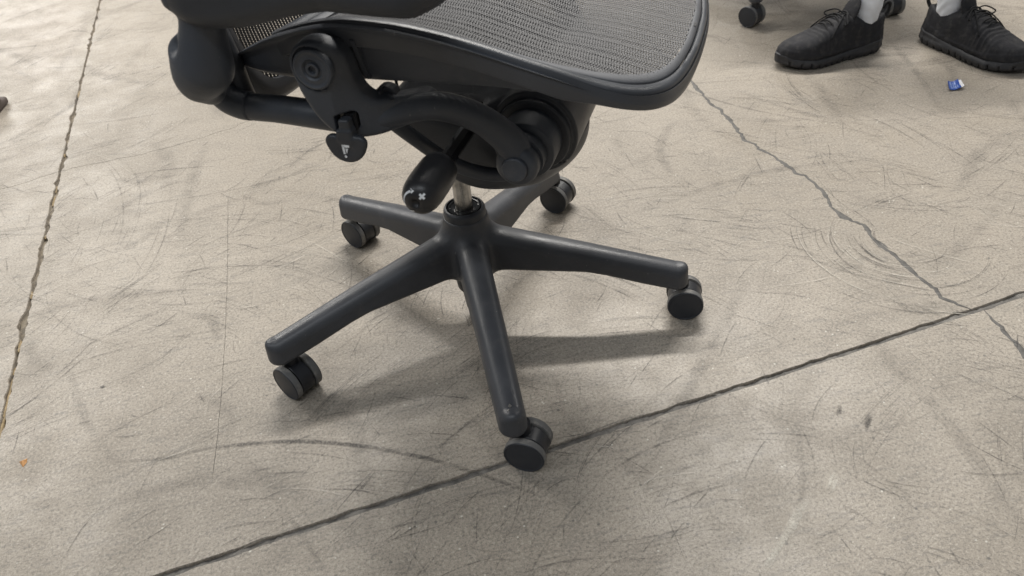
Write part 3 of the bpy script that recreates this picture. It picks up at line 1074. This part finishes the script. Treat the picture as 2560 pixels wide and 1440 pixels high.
rim = loft('seat_frame', [r for r in rimsec], M['rim'], chair, ang=42)
loft('mesh_binding', binder, M['binder'], rim)

# side rails (deep wings under the rim)
RTOP = np.array([(-.140, -.206, .497), (-.128, -.214, .5055), (-.112, -.2215, .514), (-.082, -.229, .5275), (-.055, -.234, .5365), (-.027, -.2385, .5440), (.005, -.242, .5490), (.036, -.243, .5485), (.067, -.243, .5455), (.103, -.242, .5385), (.137, -.238, .528), (.172, -.233, .515), (.206, -.2255, .501), (.232, -.2135, .486), (.250, -.2015, .474), (.262, -.190, .467)])
RBOT = np.array([(-.143, -.203, .4935), (-.130, -.207, .4905), (-.112, -.211, .487), (-.082, -.215, .484), (-.050, -.218, .485), (-.020, -.220, .487), (.010, -.221, .4885), (.040, -.221, .4885), (.075, -.221, .489), (.110, -.219, .4875), (.140, -.216, .486), (.170, -.213, .483), (.200, -.208, .479), (.225, -.202, .473), (.245, -.193, .4665), (.260, -.184, .461)])
for s_ in (1, -1):
    T_, Bt = catmull(RTOP, 5), catmull(RBOT, 5)
    dirv = np.gradient(T_, axis=0); dirv /= np.linalg.norm(dirv, axis=1, keepdims=True)
    ow = np.cross(dirv, upv); ow /= np.linalg.norm(ow, axis=1, keepdims=True)
    end = np.minimum(1, np.minimum(np.arange(len(T_)), np.arange(len(T_))[::-1] + 1) / 6 + .12)[:, None]
    mixp = lambda f, o: T_ + (Bt - T_) * f + ow * o * end
    rows = [mixp(-.02, -.006), mixp(-.03, -.002), mixp(.015, .0018), mixp(.06, .0022), mixp(.11, .0002), mixp(.16, -.0022), mixp(.22, -.0026), mixp(.40, -.0014), mixp(.62, .0012), mixp(.85, .0030), mixp(.95, .0024), mixp(1.0, -.0010), mixp(1.0, -.006), mixp(.9, -.012), mixp(.4, -.018), mixp(.1, -.014)]
    if s_ < 0:
        rows = [r * mir for r in rows][::-1]
    loft('seat_rail', rows, M['graphite'], chair, closed_loop=False, ang=50)
    # stiffening rib beside the link
    Vb = np.array([(.016, -.232, .5385), (.0205, -.232, .538), (.021, -.224, .492), (.0165, -.224, .492), (.016, -.2435, .5365), (.0205, -.2435, .536), (.021, -.2285, .493), (.0165, -.2285, .493)])
    Fb = [(0, 1, 2, 3), (4, 7, 6, 5), (0, 4, 5, 1), (1, 5, 6, 2), (2, 6, 7, 3), (3, 7, 4, 0)]
    if s_ < 0:
        Vb = Vb * mir; Fb = [f[::-1] for f in Fb]
    mesh_obj('rail_rib', cw(Vb), Fb, M['graphite'], chair, smooth=False)

# woven seat: wavy cross threads over lengthwise elastic bands, really open between them
inn = catmull(INN, 10)
half = inn[np.argsort(inn[:, 0])]
side = inn[4 * 10 - 4:]
xs_, ws_, zs_ = side[:, 0], -side[:, 1], side[:, 2]
XR, XF = -.0745, .2980


def w_in(x):
    x = np.asarray(x, float)
    w = np.interp(x, xs_, ws_)
    rear = np.interp(x, [-.0745, -.072, -.060], [.13, .170, .190])
    return np.where(x < -.060, rear, w)


def z_seat(x, y):
    w = np.maximum(w_in(np.minimum(x, .297)), .02)
    e = np.clip(1 - (y / w) ** 2, 0, 1)
    zedge = np.interp(x, np.r_[-.0745, -.06, xs_], np.r_[.510, .525, zs_])
    s_ = .020 * np.clip((XF - x) / .12, 0, 1) ** 1.3
    return zedge - s_ * e + .0006


TV, TF, BV2, BF2 = [], [], [], []


def ribbon(Vl, Fl, L, R):
    b = len(Vl); n = len(L)
    Vl.extend(L); Vl.extend(R)
    for i in range(n - 1):
        Fl.append((b + i, b + n + i, b + n + i + 1, b + i + 1))


PITCH_T, PITCH_B = .0027, .0052
for i, x0 in enumerate(np.arange(XR + .002, XF - .001, PITCH_T)):
    w = float(w_in(x0)) + .004
    n = int(2 * w / .00145)
    y = np.linspace(-w, w, n)
    xw = x0 + .00105 * np.sign(np.sin(y / .0140 * 2 * math.pi)) * np.abs(np.sin(y / .0140 * 2 * math.pi)) ** 0.6
    z = z_seat(xw, y) + .0007 * np.cos(y / PITCH_B * 2 * math.pi)
    hw = .00084
    ribbon(TV, TF, [(a + hw, b_, c) for a, b_, c in zip(xw, y, z)], [(a - hw, b_, c) for a, b_, c in zip(xw, y, z)])
for y0 in np.arange(-.21, .2101, PITCH_B):
    xx = np.linspace(XR - .003, XF + .004, 150)
    ok = w_in(xx) + .004 > abs(y0)
    xx = xx[ok]
    if len(xx) < 4: continue
    z = z_seat(xx, np.full(len(xx), y0)) - .0004
    ribbon(BV2, BF2, [(a, y0 - .00215, c) for a, c in zip(xx, z)], [(a, y0 + .00215, c) for a, c in zip(xx, z)])
nT = len(TV)
seat_mesh = mesh_obj('seat_mesh', cw(np.vstack([TV, BV2])), TF + [tuple(i + nT for i in f) for f in BF2], [M['thread'], M['band']], chair)
seat_mesh.data.polygons.foreach_set('material_index', [0] * len(TF) + [1] * len(BF2))
seat_mesh['kind'] = 'stuff'

# --- backrest: frame and open mesh
BK = [(0, .436), (-.08, .437), (-.125, .4395), (-.150, .445), (-.168, .457), (-.179, .475), (-.187, .50), (-.196, .53), (-.215, .60), (-.235, .70), (-.245, .80), (-.238, .90), (-.205, .965), (-.12, .995), (0, 1.0)]


def back_x(y, z):
    return np.interp(z, [.42, .5, .6, .75, .9, 1.02], [-.138, -.139, -.150, -.185, -.235, -.285]) - .028 * (1 - (np.abs(y) / .25) ** 2) * np.clip((z - .40) / .1, 0, 1)


bk2 = catmull([(a, b, 0) for a, b in BK], 6)[:, :2]
bk = np.vstack([bk2, (bk2 * [-1, 1])[::-1][1:-1]])
bkp = np.column_stack([back_x(bk[:, 0], bk[:, 1]), bk[:, 0], bk[:, 1]])
cyz = np.array([0, .72])
rd = bk - cyz; tng = np.gradient(np.vstack([bk[-3:], bk, bk[:3]]), axis=0)[3:-3]
no = np.column_stack([tng[:, 1], -tng[:, 0]]); no /= np.linalg.norm(no, axis=1, keepdims=True)
sgn = np.sign((no * rd).sum(1)); no *= sgn[:, None]
rows = []
for o_in, fx in ((-.004, .006), (.004, .009), (.013, .009), (.019, .004), (.020, -.004), (.014, -.010), (.004, -.010), (-.004, -.003)):
    rows.append(np.column_stack([bkp[:, 0] + fx, bk + no * o_in]))
bframe = loft('back_frame', rows, M['dark'], chair)
YV, YF = [], []
hw_at = lambda z: np.interp(z, bk2[:, 1], -bk2[:, 0])
for y0 in np.arange(-.24, .2401, .0062):
    zz = np.linspace(.430, 1.0, 160)
    lim = np.where(zz > .438, hw_at(zz), 0)
    zz = zz[(lim > abs(y0))]
    if len(zz) < 4: continue
    xx = back_x(np.full(len(zz), y0), zz)
    ribbon(YV, YF, [(a, y0 - .0023, c) for a, c in zip(xx, zz)], [(a, y0 + .0023, c) for a, c in zip(xx, zz)])
for z0 in np.arange(.438, .998, .0026):
    w = float(hw_at(z0))
    y = np.linspace(-w, w, max(4, int(2 * w / .006)))
    xx = back_x(y, np.full(len(y), z0)) + .0006
    ribbon(YV, YF, [(a, b_, z0 - .0005) for a, b_ in zip(xx, y)], [(a, b_, z0 + .0005) for a, b_ in zip(xx, y)])
bm_ = mesh_obj('back_mesh', cw(YV), YF, M['band_back'], chair)
bm_['kind'] = 'stuff'


for s_ in (1, -1):
    V, Fs = tube(catmull([(-.128, -.226, .456), (-.134, -.222, .475), (-.138, -.220, .50), (-.142, -.222, .53), (-.152, -.232, .60), (-.178, -.248, .70)], 6), .0125, 20)
    V[:, 1] *= s_
    mesh_obj('back_upright', cw(V), Fs if s_ > 0 else [f[::-1] for f in Fs], M['dark'], chair)


# --- armrests
def sd_post(p):
    top = sd_chain(p, [(-.104, -.278, .568), (-.110, -.281, .545), (-.117, -.282, .521)], [.0195, .0210, .0215])
    low = sd_chain(p, [(-.117, -.282, .521), (-.130, -.281, .503)], [.0215, .0165])
    d = smin(top, low, .02)
    d = smin(d, sd_seg(p, (-.134, -.280, .535), (-.131, -.282, .516), .0135, .0165), .014)
    d = smin(d, sd_seg(p, (-.128, -.270, .490), (-.147, -.242, .488), .012, .0150), .010)
    d = smax(d, -sd_ellipsoid(p, (-.1350, -.298, .5480), (.0095, .0120, .0105)), .004)
    d = smin(d, sd_box(p, (-.090, -.268, .586), (.040, .030, .010), .009), .012)
    return d


chair_iso('armrest_post', sd_post, (-.175, -.335, .465), (-.025, -.215, .60), 0.003, M['graphite'], chair, mirror=True)


def sd_pad(p):
    x, y, z = p[:, 0], p[:, 1] + .262, p[:, 2]
    zb = np.interp(x, [-.14, -.122, -.09, -.05, 0, .03, .07, .105, .125, .15], [.577, .566, .560, .564, .576, .580, .577, .575, .580, .592])
    w = np.interp(x, [-.15, -.1, 0, .1, .14], [.038, .043, .046, .044, .036])
    d2 = np.sqrt(np.maximum(np.abs(x + .004) - .095, 0) ** 2 + np.maximum(np.abs(y) - (w - .044), 0) ** 2) - .044
    return extr(d2, np.maximum(z - .622, zb - z), .020)


chair_iso('armrest_pad', sd_pad, (-.16, -.32, .55), (.15, -.20, .63), 0.0035, M['pad'], chair, mirror=True)

# ------------------------------------------------------------------ second chair, only its near casters reach into the frame
rear = tag(empty('office_chair', (1.105, 1.125, 0)), 'dark office chair behind the black shoes, only two casters in view', 'office chair')
ROT = Matrix.Rotation(math.radians(12), 4, 'Z')                 # legs at 198+24=222 and 270+24=294
ROT = Matrix.Rotation(math.radians(24), 4, 'Z')
for o in base_parts:
    copy_obj(o, rear, ROT.copy())
for i, (k, a) in enumerate(LEGS.items()):
    a = math.radians(a + 24)
    place_caster(proto, rear, .298 * math.cos(a), .298 * math.sin(a), {'A': 120, 'B': 95, 'C': 40, 'D': 200, 'E': 160}[k])
V, Fs = lathe([(0, .12), (.0126, .12), (.0126, .33), (0, .33)], 32)
mesh_obj('gas_cylinder', V, Fs, M['gloss'], rear)
Vq, Qq, Nq = iso(lambda p: sd_box(p, (0, 0, .42), (.24, .24, .045), .04), (-.25, -.25, .37), (.25, .25, .47), .012)
mesh_obj('seat', Vq, Qq, M['dark'], rear, Nq)
Vq, Qq, Nq = iso(lambda p: sd_box(p, (0, 0, .35), (.07, .07, .03), .015), (-.08, -.08, .31), (.08, .08, .39), .006)
mesh_obj('tilt_housing', Vq, Qq, M['dark'], rear, Nq)

# ------------------------------------------------------------------ the seated person: black trainers and white socks
M['sock'] = plastic('sock_cotton', (0.84, 0.86, 0.90), 0.9, 350, 0.5, spec=0.2)
M['shoe'] = plastic('shoe_mesh_fabric', (0.022, 0.022, 0.025), 0.8, 190, 1.0, spec=0.3, dust=0.10)
M['sole'] = plastic('shoe_sole_foam', (0.028, 0.028, 0.031), 0.62, 300, 0.4, dust=0.10)
M['lace'] = plastic('shoe_lace', (0.012, 0.012, 0.013), 0.75, 800, 0.5, spec=0.3)

person = tag(empty('person', (1.14, 0.72, 0)), 'seated person, only black lace-up shoes and white socks in view', 'person')


def shoe_plan(x):
    """centre line and half width of the sole, x from heel (0) to toe (0.29)"""
    c = np.interp(x, [0, .08, .16, .22, .29], [0, .002, .004, .002, -.010])
    w = np.interp(x, [-.01, .0, .02, .06, .12, .18, .22, .255, .28, .295], [.004, .018, .031, .036, .036, .046, .049, .042, .026, .004])
    return c, w


def sd_upper(p):
    x, y, z = p.T
    c, w = shoe_plan(x)
    zt = np.interp(x, [0, .03, .07, .11, .15, .19, .23, .27, .295], [.100, .094, .090, .106, .097, .080, .067, .058, .042])
    f = np.clip((z - .02) / np.maximum(zt - .02, .01), 0, 1)
    ww = (w - .001) * np.sqrt(np.clip(1 - 0.50 * f ** 2.4, .05, 1))
    d = extr(np.maximum(np.abs(y - c) - ww, np.maximum(-x + .001 + .004 * f, x - .290)), np.maximum(z - zt, .018 - z), .016)
    guard = np.clip((np.interp(x, [0, .05, .1, .2, .25, .29], [.062, .048, .036, .038, .046, .05]) - z) / .003, 0, 1)
    d = d - .0014 * guard
    crease = np.exp(-((x - .185) / .028) ** 2) * np.clip((z - .035) / .02, 0, 1)
    d = d + .0016 * crease * np.sin(x * 520 + 60 * y) + .0007 * np.sin(x * 140 + 4) * np.sin(y * 170 + z * 120)
    op = sd_ellipsoid(p, (.048, 0, .116), (.044, .0265, .048))
    return smax(d, -op, .006)


def sd_sole(p):
    x, y, z = p.T
    c, w = shoe_plan(x)
    zb = np.interp(x, [0, .02, .2, .25, .295], [.004, .0, .0, .003, .014])
    zt = np.interp(x, [0, .06, .12, .22, .27, .295], [.036, .031, .026, .025, .029, .036])
    d = extr(np.abs(y - c) - w - .003, np.maximum(z - zt, zb - z), .007)
    d = np.maximum(d, np.maximum(-x - .004, x - .296))
    g = np.abs(((x + .004 + .004 * np.sin(x * 37)) % .0205) - .010) - .0013
    gz = np.maximum(g, z - (zb + .012 + .003 * np.sin(x * 61)))
    d = d + .0012 * np.sin(z * 330)
    return smax(d, -gz, .003)


UV_, UQ, UN = iso(sd_upper, (-.006, -.055, .015), (.298, .055, .105), .0042)
SV_, SQ, SN = iso(sd_sole, (-.008, -.056, -.002), (.300, .056, .042), .0036)


def sd_tongue(p):
    q = p.copy()
    q[:, 0] = p[:, 0] - .108 + (p[:, 2] - .10) * .45
    return sd_box(q, (0, .003, .112), (.007, .026, .032), .006) if False else sd_ellipsoid(q, (0, .003, .108), (.008, .026, .036))


OV_, OQ, ON = iso(sd_tongue, (.075, -.03, .065), (.145, .036, .15), .004)
TBV, TBF = tube(catmull([(-.004, 0, .080), (-.014, 0, .092), (-.016, 0, .108), (-.006, 0, .112), (.004, 0, .100)], 5), .0045, 8)
KV, KF, KN = iso(lambda p: sd_chain(p, catmull([(.055, 0, .075), (.053, 0, .095), (.052, 0, .13), (.050, 0, .22), (.048, 0, .33)], 5), np.linspace(.028, .042, 21)) + .0007 * np.sin(p[:, 2] * 210 + 5 * np.sin(p[:, 0] * 60) + 50 * p[:, 1]) * np.clip((.15 - p[:, 2]) / .04, 0, 1),
                 (0, -.05, .05), (.105, .05, .38), .005)
PV, PF, PN = None, None, None


def top_z(x, y):
    zt = np.interp(x, [0, .03, .07, .11, .15, .19, .23, .27, .295], [.100, .094, .090, .106, .097, .080, .067, .058, .042])
    return zt - (abs(y) / .05) ** 2 * .018


lace_sets = []
for i, x0 in enumerate((.118, .133, .148, .163, .178)):
    pts = [(x0 + .004, -.030, top_z(x0, -.030) - .004), (x0, -.018, top_z(x0, -.018) + .003), (x0 - .003 * (-1) ** i, 0, top_z(x0, 0) + .006), (x0, .018, top_z(x0, .018) + .003), (x0 + .004, .030, top_z(x0, .030) - .004)]
    lace_sets.append(tube(catmull(pts, 5), .0022, 8))
for s_ in (-1, 1):                                              # bow loops and ends
    lace_sets.append(tube(catmull([(.118, 0, .104), (.128, s_ * .022, .112), (.142, s_ * .046, .100), (.140, s_ * .036, .094), (.122, s_ * .010, .102)], 6), .0017, 8))
    lace_sets.append(tube(catmull([(.118, 0, .104), (.140, s_ * .020, .103), (.165, s_ * .036, .084), (.180, s_ * .044, .068)], 6), .0016, 8))


def make_shoe(loc, deg, flip, lift, label):
    mt = Matrix.Translation(Vector(loc) - person.location) @ Matrix.Rotation(math.radians(deg), 4, 'Z') @ Matrix.Rotation(math.radians(lift), 4, 'Y') @ Matrix.Diagonal((.90, .93 * flip, .95, 1))
    shoe = mesh_obj('shoe', UV_, UQ, M['shoe'], person, UN)
    shoe.matrix_local = mt
    shoe['label'] = label
    mesh_obj('sole', SV_, SQ, M['sole'], shoe, SN)
    mesh_obj('tongue', OV_, OQ, M['shoe'], shoe, ON)
    mesh_obj('pull_tab', TBV, TBF, M['lace'], shoe)
    for V_, F_ in lace_sets:
        mesh_obj('lace', V_, F_, M['lace'], shoe)
    sk = mesh_obj('sock', KV, KF, M['sock'], person, KN)
    sk.matrix_local = mt
    return mt


m1 = make_shoe((1.086, 0.690, 0), 186, 1, 0, 'black trainer pointing to the left, nearer the foreground chair')
m2 = make_shoe((1.216, 0.696, 0), -74, -1, 0, 'black trainer turned to the right, toe out of the frame')


M['skin'] = plastic('skin', (0.46, 0.29, 0.21), 0.55, 200, 0.1)
for mt_ in (m1, m2):                                            # lower legs above the socks, out of the frame
    Vq, Qq, Nq = iso(lambda p: sd_chain(p, catmull([(.048, 0, .28), (.046, .0, .36), (.050, 0, .44), (.060, 0, .50)], 4), np.array([.038, .040, .043, .047, .050, .053, .055, .056, .056, .055, .054, .054, .054])), (-.02, -.07, .24), (.13, .07, .56), .009)
    sh = mesh_obj('lower_leg', Vq, Qq, M['skin'], person, Nq)
    sh.matrix_local = mt_

# ------------------------------------------------------------------ small litter
M['blue'] = simple('blue_wrapper', (0.030, 0.085, 0.36), 0.35)
M['pale_print'] = simple('pale_blue_print', (0.28, 0.38, 0.66), 0.4)
M['paper'] = simple('white_paper', (0.72, 0.72, 0.74), 0.6)


def sheet(name, corners, mat, parent, z0, curl, n=8, thick=.0004):
    c = np.array(corners, float)
    V = []
    for i in range(n + 1):
        for j in range(n + 1):
            u_, v_ = i / n, j / n
            p = (c[0] * (1 - u_) + c[1] * u_) * (1 - v_) + (c[3] * (1 - u_) + c[2] * u_) * v_
            V.append((p[0], p[1], z0 + curl * (u_ - .4) ** 2 + curl * .5 * (v_ - .6) ** 2))
    k = (n + 1) ** 2
    V = V + [(a, b, c_ - thick) for a, b, c_ in V]
    Fs = [(i * (n + 1) + j, i * (n + 1) + j + 1, (i + 1) * (n + 1) + j + 1, (i + 1) * (n + 1) + j) for i in range(n) for j in range(n)]
    Fs = [f[::-1] for f in Fs] + [tuple(a + k for a in f) for f in Fs]
    ring = [(i, 0) for i in range(n)] + [(n, j) for j in range(n)] + [(i, n) for i in range(n, 0, -1)] + [(0, j) for j in range(n, 0, -1)]
    ids = [a * (n + 1) + b for a, b in ring]
    for a, b in zip(ids, ids[1:] + ids[:1]):
        Fs.append((a, b, b + k, a + k))
    return mesh_obj(name, V, Fs, mat, parent, smooth=False)


wrap = sheet('wrapper', [(1.119, .463), (1.139, .458), (1.1245, .425), (1.100, .428)], M['blue'], None, .0012, .016)
tag(wrap, 'small torn blue wrapper with white print on the floor by the shoe', 'wrapper')
sheet('torn_edge', [(1.1388, .4580), (1.1440, .455), (1.1335, .428), (1.1243, .4252)], M['paper'], wrap, .0062, .004, 4)
for (u0, v0, u1, v1) in ((.14, .12, .34, .24), (.14, .30, .40, .40), (.16, .48, .36, .58), (.18, .66, .42, .78), (.46, .16, .52, .80), (.60, .14, .70, .40), (.60, .48, .68, .84), (.78, .5, .84, .8)):
    cc = np.array([(1.119, .463), (1.139, .458), (1.1245, .425), (1.100, .428)])
    bl = lambda u_, v_: (cc[0] * (1 - u_) + cc[1] * u_) * (1 - v_) + (cc[3] * (1 - u_) + cc[2] * u_) * v_
    hz_ = lambda u_, v_: .0012 + .016 * (u_ - .4) ** 2 + .008 * (v_ - .6) ** 2 + .0003
    V = [(*bl(a, b), hz_(a, b)) for a, b in ((u0, v0), (u1, v0), (u1, v1), (u0, v1))]
    mesh_obj('print', V, [(3, 2, 1, 0)], M['pale_print'], wrap, smooth=False)

M['chip'] = filler('orange_chip', (0.52, 0.25, 0.08), (0.66, 0.36, 0.15), 0.6)
ch = [(-.6535, -.1290, .0004), (-.6440, -.1255, .0004), (-.6425, -.1330, .0004), (-.6455, -.1405, .0004), (-.6475, -.1320, .0042), (-.6440, -.1300, .0030)]
chip = mesh_obj('filler_chip', ch, [(0, 1, 5, 4), (1, 2, 5), (2, 3, 4, 5), (3, 0, 4), (0, 3, 2, 1)], M['chip'], smooth=False)
tag(chip, 'tiny orange chip lying on the floor at lower left', 'chip')

M['brown'] = plastic('brown_leather', (0.085, 0.068, 0.060), 0.6, 300, 0.3)
Vq, Qq, Nq = iso(lambda p: smin(sd_ellipsoid(p, (-.13, 0, .03), (.15, .048, .042)), sd_box(p, (-.13, 0, .010), (.145, .047, .010), .008), .01), (-.29, -.05, -.001), (.03, .05, .08), .006)
toe = mesh_obj('shoe_toe', Vq, Qq, M['brown'], None, Nq)
toe.matrix_world = Matrix.Translation((-1.052, 1.115, 0)) @ Matrix.Rotation(math.radians(-5), 4, 'Z')
tag(toe, 'brown rounded shoe toe just entering at the left edge', 'shoe')
